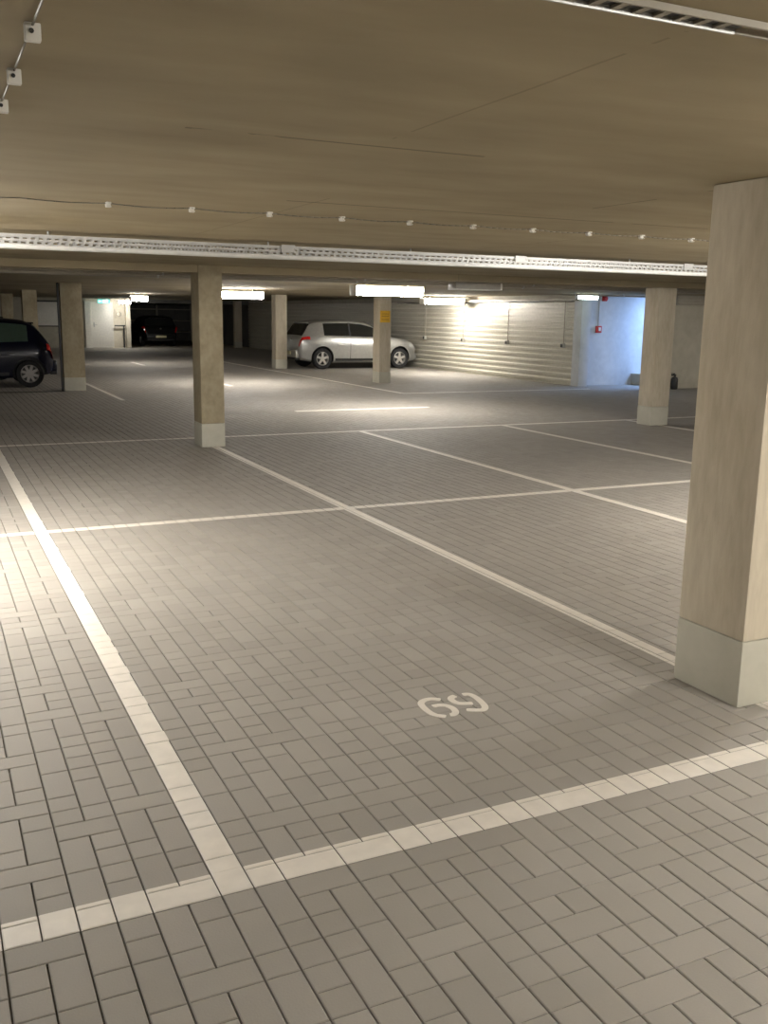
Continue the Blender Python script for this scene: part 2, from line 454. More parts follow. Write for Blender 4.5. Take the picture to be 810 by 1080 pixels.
LP = [((7.55, 15.7, CEIL), 0, 'big glowing ceiling lamp above the aisle, left of the grey box'),
      ((13.75, 24.9, CEIL), 0, 'glowing ceiling lamp close to the corrugated wall'),
      ((6.85, 22.6, CEIL), 0, 'glowing ceiling lamp right beside the slim left pillar'),
      ((6.5, 32.2, CEIL), 0, 'round-looking bright lamp above the far aisle, by the dark bay'),
      ((8.5, 45.4, CEIL), 0, 'farthest lamp, small, right of the green exit sign'),
      ((-.72, 6.85, CEIL), 0, 'lamp just left of the photo, beside the perforated cable tray'),
      ((3.9, -.9, CEIL), 0, 'lamp behind the photographer'),
      ((10.4, -.9, CEIL), 0, 'added fill lamp behind the photographer, farther to the right'),  # unseen lamp, added as fill for the foreground
      ((7.3, 4.2, CEIL), 0, 'added fill lamp out of view, right of the big pale pillar'),  # unseen lamp, placed to brighten the floor of the near bays
      ((17.6, 13.2, CEIL), 0, 'added fill lamp out of view on the far right')]  # unseen lamp, added to light the concrete wall on the right
pl = lamp_proto()
for i, (loc, rz, lab) in enumerate(LP):
    o = pl if i == 0 else copy_tree(pl)
    o.location = loc; o.rotation_euler.z = rz
    if loc[0] < 0: o.scale.z = .8
    if loc[1] > 30: o.scale.x = .42
    if i == 0: o.scale = (1.04, 1.25, 1.12)
    for ch in o.children:      # emission tuned per area until its brightness fits
        if ch.name.startswith('diffuser'):
            ch.data = ch.data.copy(); ch.data.materials[0] = M['lampback' if loc[1] < 0 else 'fillright' if loc[1] < 6 else 'lampnear' if loc[1] < 10 else 'fillside' if loc[0] > 15 else 'lampwall' if loc[0] > 13 else 'lampdoor' if loc[1] > 40 else 'lamp']
    tag(o, lab, 'ceiling lamp', 'fluorescent ceiling lamps')

def exit_lamp(x, y, label, lens, picto):
    r = empty('exit_sign' if picto else 'emergency_light', (x, y, CEIL))
    tag(r, label, 'exit sign' if picto else 'emergency light')
    w = .27
    box_obj('housing', (-w, w, -.05, .05, -.06, -.001), M['plastic'], r, .006)
    box_obj('lens', (-w+.005, w-.005, -.035, .035, -.22 if picto else -.14, -.06), lens, r, .006)
    if picto:
        bm = bmesh.new()
        f = -.037
        def bar(a, b, t=.010):
            d = Vector((b[0]-a[0], b[1]-a[1])).normalized(); nx, nz = -d.y*t, d.x*t
            vs = [bm.verts.new((px, yy, pz)) for yy in (f-.002, f) for px, pz in ((a[0]+nx, a[1]+nz), (b[0]+nx, b[1]+nz), (b[0]-nx, b[1]-nz), (a[0]-nx, a[1]-nz))]
            bm.faces.new(vs[:4]); bm.faces.new(vs[4:][::-1])
            for j in range(4): bm.faces.new((vs[j], vs[(j+1) % 4], vs[4+(j+1) % 4], vs[4+j]))
        # running figure, doorway and arrow
        cyl(bm, (.0, f, -.085), (.0, f-.003, -.085), .013)
        bar((-.005, -.10), (-.02, -.145), .014); bar((-.01, -.105), (.035, -.125), .007); bar((-.005, -.105), (-.05, -.12), .007)
        bar((-.02, -.145), (.015, -.165), .009); bar((.015, -.165), (.01, -.20), .008); bar((-.02, -.145), (-.04, -.18), .009); bar((-.04, -.18), (-.075, -.185), .008)
        bar((.09, -.205), (.09, -.08), .008); bar((.17, -.205), (.17, -.08), .008); bar((.085, -.08), (.175, -.08), .008)
        bar((-.22, -.14), (-.12, -.14), .009); bar((-.22, -.14), (-.18, -.11), .009); bar((-.22, -.14), (-.18, -.17), .009)
        bm_obj('pictogram', bm, M['exitw'], r)
    return r
exit_lamp(7.62, 45.6, 'green lit exit sign hanging before the white door', M['exit'], True)
exit_lamp(14.2, 18.65, 'white lit emergency light at the corner of the corrugated wall', M['emer'], False)

# ------------------------------------------------------------------ cable trays
def tray(name, x0, x1, y0, w, zb, h, label):
    r = empty(name, (x0, y0, 0)); tag(r, label, 'cable tray')
    L = x1-x0; pitch = .056
    vs, fs = [], []
    def quad(a, b, c, d):
        k = len(vs); vs.extend([a, b, c, d]); fs.append((k, k+1, k+2, k+3))
    n = int(L/pitch)
    rows = [(0, .30, 0), (.30, .46, 1), (.46, .62, 0), (.62, .78, 2), (.78, 1, 0)]
    for face in (0, w):
        for a, b, t in rows:
            za, zc = zb+a*h, zb+b*h
            if t == 0: quad((0, face, za), (n*pitch, face, za), (n*pitch, face, zc), (0, face, zc)); continue
            for i in range(n):
                for p, q in ([(.040, .056)] if t == 1 else [(0, .012), (.052, .056)]):
                    quad((i*pitch+p, face, za), (i*pitch+q, face, za), (i*pitch+q, face, zc), (i*pitch+p, face, zc))
    for a, b, sl in ((0, .3, 0), (.3, .7, 1), (.7, 1, 0)):   # bottom with slots
        if not sl: quad((0, a*w, zb), (n*pitch, a*w, zb), (n*pitch, b*w, zb), (0, b*w, zb)); continue
        for i in range(n): quad((i*pitch+.034, a*w, zb), (i*pitch+.056, a*w, zb), (i*pitch+.056, b*w, zb), (i*pitch+.034, b*w, zb))
    o = mesh_obj('channel', vs, fs, M['galv'], r)
    sm = o.modifiers.new('s', 'SOLIDIFY'); sm.thickness = .002; sm.offset = 0
    # rolled lips along both lower edges
    bm = bmesh.new()
    for yy in (-.004, w+.004): box(bm, 0, L, yy-.006, yy+.006, zb-.008, zb+.018, .003)
    bm_obj('lip', bm, M['palelip'], r)
    return r
T = tray('cable_tray', -4, 18, 7.6, .11, 2.125, .095, 'long white perforated cable tray running across under the ceiling')
for x in (2.75, 5.0, 7.0, .0):
    bm = bmesh.new(); box(bm, x+4-.06, x+4+.06, -.012, -.004, 2.17, 2.228, .002)
    for dx in (-.06, .06): cyl(bm, (x+4+dx, -.018, 2.2), (x+4+dx, -.01, 2.2), .009, 8)
    bm_obj('coupler', bm, M['galv'], T)
for x in (1.0, 2.7, 4.0, 6.4):
    bm = bmesh.new(); cyl(bm, (x+4-.1, .055, 2.13), (x+4-.1, .055, CEIL), .006, 8); cyl(bm, (x+4-.1, .055, 2.14), (x+4-.1, .055, 2.15), .012, 6)
    bm_obj('threaded_rod', bm, M['galv'], T)
T2 = empty('ceiling_channel', (-3.96, 1.525, 0)); tag(T2, 'slotted channel with inner shade painted dark, on the ceiling at top right', 'cable tray')
box_obj('channel_shadow', (0, 5.46, -.02, .022, CEIL-.006, CEIL-.001), M['dark'], T2)  # dark plate stands in for the shadow inside the open channel
bm = bmesh.new()
for k in range(109): box(bm, k*.05, k*.05+.016, -.02, .022, CEIL-.012, CEIL-.006)
box(bm, 0, 5.46, -.026, -.02, CEIL-.014, CEIL-.001)
bm_obj('rung', bm, M['pipe'], T2)
box_obj('lip', (0, 5.46, .022, .028, CEIL-.016, CEIL-.001), M['galv'], T2, .002)
bm = bmesh.new(); box(bm, 5.46, 5.60, -.026, -.018, CEIL-.014, CEIL-.001); box(bm, 5.46, 5.60, .022, .028, CEIL-.014, CEIL-.001); box(bm, 5.594, 5.60, -.026, .028, CEIL-.014, CEIL-.001)
bm_obj('end_bracket', bm, M['pipe'], T2)

# cable with its row of clips
def clip_mesh():
    bm = bmesh.new()
    box(bm, -.013, .013, -.02, .02, -.006, 0, .002)
    for y in (-.009, .009):
        q = [(y+.010*math.cos(a), -.014+.010*math.sin(a)) for a in [math.pi*(-.75+k/8*1.5) for k in range(9)]]
        for (a0, b0), (a1, b1) in zip(q, q[1:]):
            cyl(bm, (-.01, a0, b0), (-.01, a1, b1), .004, 6); cyl(bm, (.01, a0, b0), (.01, a1, b1), .004, 6)
    box(bm, -.012, .012, -.004, .004, -.028, -.005, .002)
    bmesh.ops.recalc_face_normals(bm, faces=bm.faces)
    me = bpy.data.meshes.new('cable_clip'); bm.to_mesh(me); bm.free(); me.materials.append(M['plastic']); return me
cm = clip_mesh()
ORD = ['leftmost', 'second from left', 'third from left', 'fourth from left', 'fifth from left', 'sixth from left', 'seventh from left', 'third from right', 'second from right', 'rightmost']
CX = [.955+i*.452 for i in range(10)]
for i, x in enumerate(CX):
    o = link(bpy.data.objects.new('cable_clip', cm)); o.location = (x, 5.44, CEIL)
    tag(o, f'{ORD[i]} white clip in the row of clips crossing the ceiling', 'cable clip', 'clips of the ceiling cable')
pts = []
for k in range(-40, 280):
    x = CX[0]+k*.0226; f = (k % 20)/20
    pts.append((x, 5.44+.004*math.sin(x*7), CEIL-.006-.008*math.sin(math.pi*f)))
bm = bmesh.new(); tube(bm, pts[::2], .0032, 6)
tag(bm_obj('ceiling_cable', bm, M['cable'], smooth=True), 'thin grey cable sagging between the white clips on the ceiling', 'cable')
for i, y in enumerate((2.2, 2.62, 3.0)):
    r = empty('ceiling_anchor', (.25, y, CEIL))
    tag(r, ['white square anchor at the top left corner, nearest of its three', 'middle one of three white square anchors at top left', 'lowest of three white square anchors, at the left edge'][i], 'ceiling anchor', 'anchors at the top left')
    box_obj('anchor_plate', (-.016, .016, -.011, .011, -.036, -.001), M['plastic'], r, .003)
    bm = bmesh.new(); cyl(bm, (-.003, -.010, -.018), (-.003, -.014, -.018), .005, 8)
    bm_obj('screw', bm, M['dark'], r)
bm = bmesh.new(); tube(bm, [(.25, y, CEIL-.006) for y in np.arange(1.4, 3.6, .4)], .0025, 6)
tag(bm_obj('ceiling_cable', bm, M['cable'], smooth=True), 'cable running through the three square anchors at top left', 'cable')

# ------------------------------------------------------------------ pipes and boxes under the far ceiling
for y, z, rr, lab in ((13.3, 2.2, .03, 'nearest of the pipes running under the ceiling behind the tray'), (13.6, 2.18, .038, 'middle pipe of the run under the ceiling behind the tray'), (13.95, 2.205, .026, 'rear pipe of the run under the ceiling behind the tray')):
    r = empty('ceiling_pipe', (-4, y, z)); tag(r, lab, 'pipe', 'pipes under the ceiling')
    bm = bmesh.new(); cyl(bm, (0, 0, 0), (22, 0, 0), rr, 14); bm_obj('pipe_run', bm, M['pipe'], r, smooth=True, angle=40)
    for x in range(1, 22, 3):
        bm = bmesh.new(); cyl(bm, (x, 0, 0), (x+.03, 0, 0), rr+.005, 14); box(bm, x+.005, x+.025, -.008, .008, 0, CEIL-z)
        bm_obj('pipe_clamp', bm, M['galv'], r)
bx = empty('ceiling_box', (7.78, 13.05, 0)); tag(bx, 'light grey box hung under the ceiling right of the big lamp', 'ceiling box')
box_obj('box_body', (-.41, .41, -.12, .12, 2.085, CEIL-.001), M['greybox'], bx, .008)
box_obj('edge_strip', (.385, .415, -.126, .126, 2.08, 2.2), M['plastic'], bx, .003)
box_obj('bottom_rim', (-.41, .385, -.126, .126, 2.078, 2.09), M['plastic'], bx, .003)
v = empty('louvre_unit', (17.0, 18.2, 0)); tag(v, 'dark slatted unit at the top of the concrete wall, left of the big right pillar', 'vent')
box_obj('casing', (-.6, .6, -.13, .14, 2.02, CEIL-.001), M['pipe'], v, .006)
for i in range(3):
    box_obj('slat', (-.58, .58, -.155, -.13, 2.04+i*.065, 2.075+i*.065), M['pipe'], v, .004)
# rail with small clips over the alcove
rl = empty('ceiling_rail', (13.2, 18.3, 0)); tag(rl, 'thin rail with bright studs above the blue-lit alcove', 'rail')
box_obj('rail_bar', (0, 3.1, -.03, .03, 2.18, 2.215), M['pipe'], rl, .004)
for x in (.35, 1.05, 1.75, 2.45):
    bm = bmesh.new(); cyl(bm, (x, -.0, 2.2), (x, 0, CEIL), .012, 8); box(bm, x-.02, x+.02, -.036, -.029, 2.18, 2.22, .003)
    bm_obj('rail_stud', bm, M['galv'], rl)
# cable basket on top of the corrugated wall
wt = empty('wall_tray', (14.6, 19.6, 0)); tag(wt, 'dark cable basket along the top of the corrugated wall', 'cable tray')
bm = bmesh.new()
box(bm, -.05, .05, 0, 13, 2.1, 2.108); box(bm, -.055, -.049, 0, 13, 2.1, 2.14); box(bm, .049, .055, 0, 13, 2.1, 2.14)
bm_obj('basket', bm, M['pipe'], wt)
bm = bmesh.new()
tube(bm, [(-.02+.01*math.sin(y*3), y, 2.085+.018*math.sin(y*2.1)) for y in np.arange(.1, 10, .2)], .014, 6)
bm_obj('loose_cable', bm, M['dark'], wt)

# sockets with their conduits on the corrugated wall
for y, lab in ((20.25, 'socket on the corrugated wall nearest to the white corner'), (22.85, 'socket on the corrugated wall just right of the bright light patch'), (25.3, 'socket on the corrugated wall in the bright light patch'), (27.75, 'socket on the corrugated wall above the nose of the silver car')):
    r = empty('wall_socket', (14.74, y, 0)); tag(r, lab, 'socket', 'sockets on the corrugated wall')
    bm = bmesh.new(); cyl(bm, (-.012, 0, 1.03), (-.012, 0, 2.13), .012, 8); bm_obj('conduit', bm, M['pipe'], r)
    box_obj('socket_box', (-.07, .012, -.05, .05, .93, 1.04), M['greybox'], r, .008)
    box_obj('socket_lid', (-.085, -.068, -.035, .035, .945, 1.02), M['dark'], r, .004)

# fire alarm and sounder on the alcove wall
r = empty('fire_alarm', (15.47, 19.85, 0)); tag(r, 'red fire alarm call point on the blue-lit wall', 'fire alarm')
box_obj('alarm_box', (-.08, .08, -.06, 0, 1.32, 1.49), M['red'], r, .008)
box_obj('glass_pane', (-.02, .045, -.066, -.058, 1.365, 1.455), M['plastic'], r, .003)
bm = bmesh.new(); cyl(bm, (0, -.012, 1.49), (0, -.012, 2.2), .01, 8); bm_obj('conduit', bm, M['pipe'], r)
r = empty('alarm_sounder', (15.62, 19.85, 0)); tag(r, 'dark red alarm sounder at the top of the blue-lit wall', 'alarm')
box_obj('sounder_base', (-.07, .07, -.03, 0, 2.1, 2.235), M['red'], r, .006)
bm = bmesh.new(); cyl(bm, (0, -.03, 2.165), (0, -.09, 2.165), .06, 16, .05); bm_obj('sounder_horn', bm, M['red'], r)
# low concrete step in the alcove
st = empty('concrete_step', (17.0, 19.55, 0)); tag(st, 'low grey concrete block on the floor at the foot of the blue-lit wall', 'step')
box_obj('block', (-.35, .6, -.2, .3, 0, .24), M['plinth'], st, .012)
box_obj('block_cap', (-.38, .63, -.23, .3, .24, .29), M['plinth'], st, .01)
# canister at the concrete wall
ca = empty('fire_extinguisher', (16.58, 18.17, 0)); tag(ca, 'small dark extinguisher standing on the floor at the concrete wall', 'extinguisher')
bm = bmesh.new()
prof = [(0, 0), (.075, 0), (.085, .015), (.085, .24), (.07, .285), (.03, .305), (.025, .33), (0, .33)]
for a, b in zip(prof, prof[1:]):
    pass
rings = []
for rr, z in prof:
    rings.append([bm.verts.new((rr*math.cos(t*math.tau/16), rr*math.sin(t*math.tau/16), z)) for t in range(16)] if rr > 0 else [bm.verts.new((0, 0, z))])
for a, b in zip(rings, rings[1:]):
    for k in range(16):
        if len(a) == 1: bm.faces.new((a[0], b[(k+1) % 16], b[k]))
        elif len(b) == 1: bm.faces.new((a[k], a[(k+1) % 16], b[0]))
        else: bm.faces.new((a[k], a[(k+1) % 16], b[(k+1) % 16], b[k]))
bm_obj('bottle_body', bm, M['dark'], ca, smooth=True, angle=40)
bm = bmesh.new(); box(bm, -.10, .03, -.018, .018, .33, .365, .004); box(bm, -.11, .0, -.012, .012, .375, .39, .003); cyl(bm, (-.03, 0, .33), (-.03, 0, .38), .02, 8)
bm_obj('valve_handle', bm, M['dark'], ca)
# things by the white door
ps = empty('notice_panel', (8.45, 46.6, 0)); tag(ps, 'cream notice with a round mark on the wall right of the white door', 'notice')
box_obj('panel', (-.2, .2, -.02, .015, 1.35, 1.8), M['cream'], ps, .004)
bm = bmesh.new()
for k in range(20):
    a, b = k*math.tau/20, (k+1)*math.tau/20
    cyl(bm, (.1*math.cos(a), -.024, 1.55+.1*math.sin(a)), (.1*math.cos(b), -.024, 1.55+.1*math.sin(b)), .012, 6)
bm_obj('round_mark', bm, M['pipe'], ps)
hr = empty('handrail', (8.18, 46.45, 0)); tag(hr, 'dark handrail on the wall right of the white door', 'handrail')
bm = bmesh.new(); cyl(bm, (.03, 0, 1.02), (.52, 0, 1.02), .03, 10); bm_obj('rail', bm, M['dark'], hr)
bm = bmesh.new(); cyl(bm, (.45, 0, 0.0), (.45, 0, 1.02), .035, 10); bm_obj('rail_post', bm, M['dark'], hr)
bm = bmesh.new(); cyl(bm, (.08, 0, 1.02), (.08, .17, 1.02), .02, 8); bm_obj('wall_bracket', bm, M['dark'], hr)
# grey panel seen past the pillar behind the blue car
wp = empty('wall_panel', (5.35, 46.5, 0)); tag(wp, 'pale grey panel on the far wall left of the blue car pillar', 'panel')
box_obj('panel_board', (-.7, .75, -.03, 0, 1.0, 2.05), M['white'], wp, .004)
box_obj('panel_rail', (-.75, .8, -.05, 0, 2.05, 2.12), M['dark'], wp, .004)
box_obj('bottom_rail', (-.75, .8, -.05, 0, .95, 1.0), M['dark'], wp, .004)
# racks in the dark bay
rk = empty('shelf_rack', (12.5, 57.3, 0)); tag(rk, 'dim shelf rack at the back of the dark bay', 'rack')
for z in (.5, 1.15, 1.8): box_obj('shelf', (-2, 2, -.4, .6, z, z+.06), M['pipe'], rk, .004)
for x in (-2, 0, 2): box_obj('upright', (x-.04, x+.04, -.42, -.34, 0, 2.1), M['pipe'], rk, .004)

# ------------------------------------------------------------------ cars
def interp(tab, x):
    xs = [p[0] for p in tab]; ys = [p[1] for p in tab]
    if x <= xs[0]: return ys[0]
    if x >= xs[-1]: return ys[-1]
    # monotone cubic
    n = len(xs); dlt = [(ys[i+1]-ys[i])/(xs[i+1]-xs[i]) for i in range(n-1)]
    m = [dlt[0]]+[0 if dlt[i-1]*dlt[i] <= 0 else 2*dlt[i-1]*dlt[i]/(dlt[i-1]+dlt[i]) for i in range(1, n-1)]+[dlt[-1]]
    for i in range(n-1):
        if x <= xs[i+1]:
            h = xs[i+1]-xs[i]; t = (x-xs[i])/h
            return (2*t**3-3*t*t+1)*ys[i]+(t**3-2*t*t+t)*h*m[i]+(-2*t**3+3*t*t)*ys[i+1]+(t**3-t*t)*h*m[i+1]

HATCH = dict(
    L=4.20, wr=.315, xr=.78, xf=3.46,
    top=[(0, .62), (.03, .72), (.07, .90), (.12, 1.0), (.24, 1.18), (.40, 1.385), (.55, 1.435), (1.0, 1.475), (1.6, 1.485), (2.1, 1.455), (2.45, 1.375), (2.85, 1.18), (3.22, .985), (3.35, .955), (3.7, .90), (3.95, .82), (4.08, .74), (4.16, .64), (4.2, .52)],
    bot=[(0, .40), (.1, .30), (.45, .22), (1.3, .19), (2.9, .19), (3.8, .21), (4.1, .24), (4.2, .34)],
    wb=[(0, .66), (.04, .74), (.15, .82), (.4, .865), (.9, .89), (1.6, .895), (3.2, .89), (3.7, .85), (3.95, .77), (4.1, .66), (4.2, .48)],
    belt=[(0, .60), (.06, .86), (.12, .97), (.35, 1.0), (1.0, .985), (2.0, .955), (3.0, .93), (3.22, .92), (3.7, .85), (3.95, .77), (4.08, .68), (4.2, .45)],
    win=[(.84, 1.69), (1.74, 3.02)], rearglass=(.13, .39), screen=(2.50, 3.17), tail=(.36, -1.7, .5))
ROUND = dict(HATCH, L=3.80, xr=.55, xf=3.02, wr=.30,
    top=[(0, .58), (.03, .70), (.08, .90), (.14, 1.02), (.28, 1.22), (.46, 1.40), (.7, 1.47), (1.2, 1.50), (1.7, 1.47), (2.1, 1.39), (2.5, 1.20), (2.85, 1.0), (3.0, .96), (3.35, .88), (3.6, .77), (3.73, .66), (3.8, .5)],
    bot=[(0, .38), (.1, .30), (.45, .23), (1.3, .2), (2.7, .2), (3.4, .22), (3.7, .25), (3.8, .34)],
    wb=[(0, .58), (.04, .68), (.15, .76), (.4, .80), (.9, .82), (2.8, .82), (3.3, .78), (3.55, .70), (3.7, .6), (3.8, .44)],
    belt=[(0, .56), (.06, .84), (.14, .96), (.35, .98), (1.0, .96), (2.0, .93), (2.85, .90), (3.35, .82), (3.6, .72), (3.8, .44)],
    win=[(.55, 1.35), (1.45, 2.66)], rearglass=(.15, .44), screen=(2.15, 2.82), tail=(.17, -3.2, .5))

def section(P, x):
    zt, zb, wb, bl = interp(P['top'], x), interp(P['bot'], x), interp(P['wb'], x), interp(P['belt'], x)
    bl = min(bl, zt-.025); gh = zt-bl
    wtop = wb*.965-.36*max(0, gh-.05)-.03
    edge = zt-min(.055, gh*.45)
    return [(0, zb), (wb*.86, zb), (wb*.955, zb+.06), (wb*.985, zb+.35*(bl-zb)), (wb, zb+.62*(bl-zb)), (wb*.985, bl-.05*(bl-zb)), (wb*.96, bl), (wtop, edge), (wtop*.9, zt-min(.022, gh*.2)), (wtop*.55, zt-.004), (0, zt)]

def make_car(name, P, paint, glass, rim_style, loc, rz, sc, label, plate=True):
    car = empty(name, loc, rz); car.scale = sc
    tag(car, label, 'car', 'parked cars')
    L = P['L']
    xs = sorted(set([0, .01, .03, .05, .08] + [L*i/70 for i in range(71)] + [L-.01, L-.03, L-.05, L-.08]))
    # body
    bm = bmesh.new(); rows = []
    for x in xs:
        s = section(P, x); full = s[:-1] + [s[-1]] + [(-a, b) for a, b in reversed(s[1:-1])]
        rows.append([bm.verts.new((x, a, b)) for a, b in full])
    n = len(rows[0])
    for a, b in zip(rows, rows[1:]):
        for j in range(n): bm.faces.new((a[j], a[(j+1) % n], b[(j+1) % n], b[j]))
    bm.faces.new(rows[0]); bm.faces.new(rows[-1][::-1])
    body = bm_obj('body', bm, [paint, M['trim']], car, angle=32)
    # wheel arches
    cut = bmesh.new(); ra = P['wr']+.055
    for x in (P['xr'], P['xf']):
        for sy in (-1, 1): cyl(cut, (x, sy*.60, P['wr']+.01), (x, sy*1.2, P['wr']+.01), ra, 32)
    co = bm_obj('arch_cutter', cut, M['trim'], car)
    md = body.modifiers.new('b', 'BOOLEAN'); md.object = co; md.operation = 'DIFFERENCE'; md.solver = 'EXACT'; md.material_mode = 'TRANSFER'
    bpy.context.view_layer.update()
    dg = bpy.context.evaluated_depsgraph_get()
    me = bpy.data.meshes.new_from_object(body.evaluated_get(dg)); body.modifiers.clear()
    body.data = me; me.set_sharp_from_angle(angle=math.radians(32))
    bpy.data.objects.remove(co, do_unlink=True)
    # patch on a section segment: i -> i+1 with parameters
    def patch(pname, x0, x1, i, t0, t1, m, off=.006, sy=1, nx=14, nt=4, parent=car, t1b=None):
        bm = bmesh.new(); g = []
        for a in range(nx+1):
            x = x0+(x1-x0)*a/nx; s = section(P, x); row = []
            s0, s1 = s[i], s[i+1]
            d = Vector((s1[0]-s0[0], s1[1]-s0[1]))
            nn = Vector((d.y, -d.x)).normalized()
            for b in range(nt+1):
                t = t0+(t1-t0)*b/nt
                row.append([Vector((x, sy*(s0[0]+d.x*t+nn.x*k), s0[1]+d.y*t+nn.y*k)) for k in (off, -.012)])
            g.append(row)
        V = [[[bm.verts.new(p) for p in q] for q in r] for r in g]
        for a in range(nx):
            for b in range(nt):
                bm.faces.new((V[a][b][0], V[a+1][b][0], V[a+1][b+1][0], V[a][b+1][0]))
                bm.faces.new((V[a][b][1], V[a][b+1][1], V[a+1][b+1][1], V[a+1][b][1]))
        for a in range(nx):
            bm.faces.new((V[a][0][0], V[a][0][1], V[a+1][0][1], V[a+1][0][0])); bm.faces.new((V[a][nt][0], V[a+1][nt][0], V[a+1][nt][1], V[a][nt][1]))
        for b in range(nt):
            bm.faces.new((V[0][b][0], V[0][b+1][0], V[0][b+1][1], V[0][b][1])); bm.faces.new((V[nx][b][0], V[nx][b][1], V[nx][b+1][1], V[nx][b+1][0]))
        return bm_obj(pname, bm, m, parent, angle=35)
    for sy in (-1, 1):
        for x0, x1 in P['win']: patch('side_window', x0, x1, 6, .06, .90, glass, .006, sy)
        patch('window_pillar', P['win'][0][1], P['win'][1][0], 6, .05, .92, M['trim'], .005, sy, 2, 2)
        patch('sill_moulding', P['xr']+.42, P['xf']-.42, 2, .0, .35, M['trim'], .008, sy, 10, 1)
        # door gaps
        for xd in (P['win'][0][0]+.12, (P['win'][0][1]+P['win'][1][0])/2, P['win'][1][1]-.03):
            if xd < P['xr']+.4: continue
            patch('door_gap', xd-.006, xd+.006, 3, -.8, .98, M['trim'], .001, sy, 1, 4)
            patch('door_gap', xd-.006, xd+.006, 4, .0, 1., M['trim'], .001, sy, 1, 2)
        for xd in (P['win'][0][1]-.32, P['win'][1][0]+.05+.12):
            s = section(P, xd)[4]
            bm = bmesh.new(); box(bm, xd-.1, xd+.1, sy*s[0]-.03, sy*s[0]+.03, s[1]+.04, s[1]+.075, .012)
            bm_obj('door_handle', bm, paint, car, angle=30)
        # mirror
        xm = P['win'][1][1]-.22; s = section(P, xm)[6]
        bm = bmesh.new()
        bmesh.ops.create_uvsphere(bm, u_segments=14, v_segments=8, radius=1, matrix=Matrix.Translation((xm, sy*(s[0]+.11), s[1]+.075)) @ Matrix.Diagonal((.065, .105, .075, 1)))
        cyl(bm, (xm+.02, sy*(s[0]-.02), s[1]+.02), (xm, sy*(s[0]+.07), s[1]+.05), .025, 8)
        bm_obj('mirror', bm, paint, car, smooth=True)
        # lights
        patch('tail_light', .035, P['tail'][0], 5, P['tail'][1], P['tail'][2], M['tail'], .012, sy, 8, 4)
        patch('headlight', P['L']-.42, P['L']-.11, 4, .45, 1.0, M['head'], .010, sy, 8, 3)
    # glass front and back: lies on the upper skin
    def top_glass(pname, x0, x1, k):
        bm = bmesh.new(); g = []
        for a in range(11):
            x = x0+(x1-x0)*a/10; s = section(P, x); half = [(p, q) for p, q in s[7:]]
            half[0] = (half[0][0]*.985, half[0][1])
            pr = half[:-1]+[half[-1]]+[(-p, q) for p, q in reversed(half[:-1])]
            sl = (interp(P['top'], x+.01)-interp(P['top'], x-.01))/.02
            nn = Vector((-sl, 0, 1)).normalized()*k
            g.append([[bm.verts.new(Vector((x, p, q))+nn*f) for p, q in pr] for f in (1, -2)])
        m_ = len(g[0][0])
        for a in range(10):
            for j in range(m_-1):
                bm.faces.new((g[a][0][j], g[a+1][0][j], g[a+1][0][j+1], g[a][0][j+1])); bm.faces.new((g[a][1][j], g[a][1][j+1], g[a+1][1][j+1], g[a+1][1][j]))
        for a, b in ((0, 1), (10, 9)):
            for j in range(m_-1): bm.faces.new((g[a][0][j], g[a][0][j+1], g[a][1][j+1], g[a][1][j]))
        return bm_obj(pname, bm, glass, car, angle=35)
    top_glass('rear_window', *P['rearglass'], .006); top_glass('windscreen', *P['screen'], .006)
    # bumpers, plate, grille, wiper, badge
    bm = bmesh.new(); box(bm, -.05, .12, -.70*P['wb'][5][1]/.895, .70*P['wb'][5][1]/.895, .34, .58, .04); bm_obj('rear_bumper', bm, paint, car, angle=40)
    bm = bmesh.new(); box(bm, -.045, .10, -.66*P['wb'][5][1]/.895, .66*P['wb'][5][1]/.895, .27, .36, .02); bm_obj('bumper_skirt', bm, M['trim'], car, angle=40)
    if plate: box_obj('number_plate', (-.062, -.045, -.26, .26, .42, .53), M['plate'], car, .004)
    bm = bmesh.new(); cyl(bm, (.075, 0, .86), (.05, 0, .855), .055, 20); bm_obj('badge', bm, M['chrome'], car, smooth=True, angle=40)
    box_obj('grille', (L-.10, L+.004, -.40, .40, .50, .57), M['trim'], car, .01)
    box_obj('front_bumper', (L-.16, L+.03, -.52, .52, .26, .46), paint, car, .04)
    xe = P['rearglass'][1]; ze = interp(P['top'], xe+.06)
    box_obj('roof_spoiler', (xe-.05, xe+.12, -.50, .50, ze-.04, ze-.004), paint, car, .012)
    # wheels
    R = P['wr']
    def lathe(bm, prof, sy, seg=36):
        rings = [[bm.verts.new((r*math.cos(k*math.tau/seg), sy*y, r*math.sin(k*math.tau/seg))) for k in range(seg)] for r, y in prof]
        for a, b in zip(rings, rings[1:]):
            for k in range(seg): bm.faces.new((a[k], a[(k+1) % seg], b[(k+1) % seg], b[k]))
        return rings
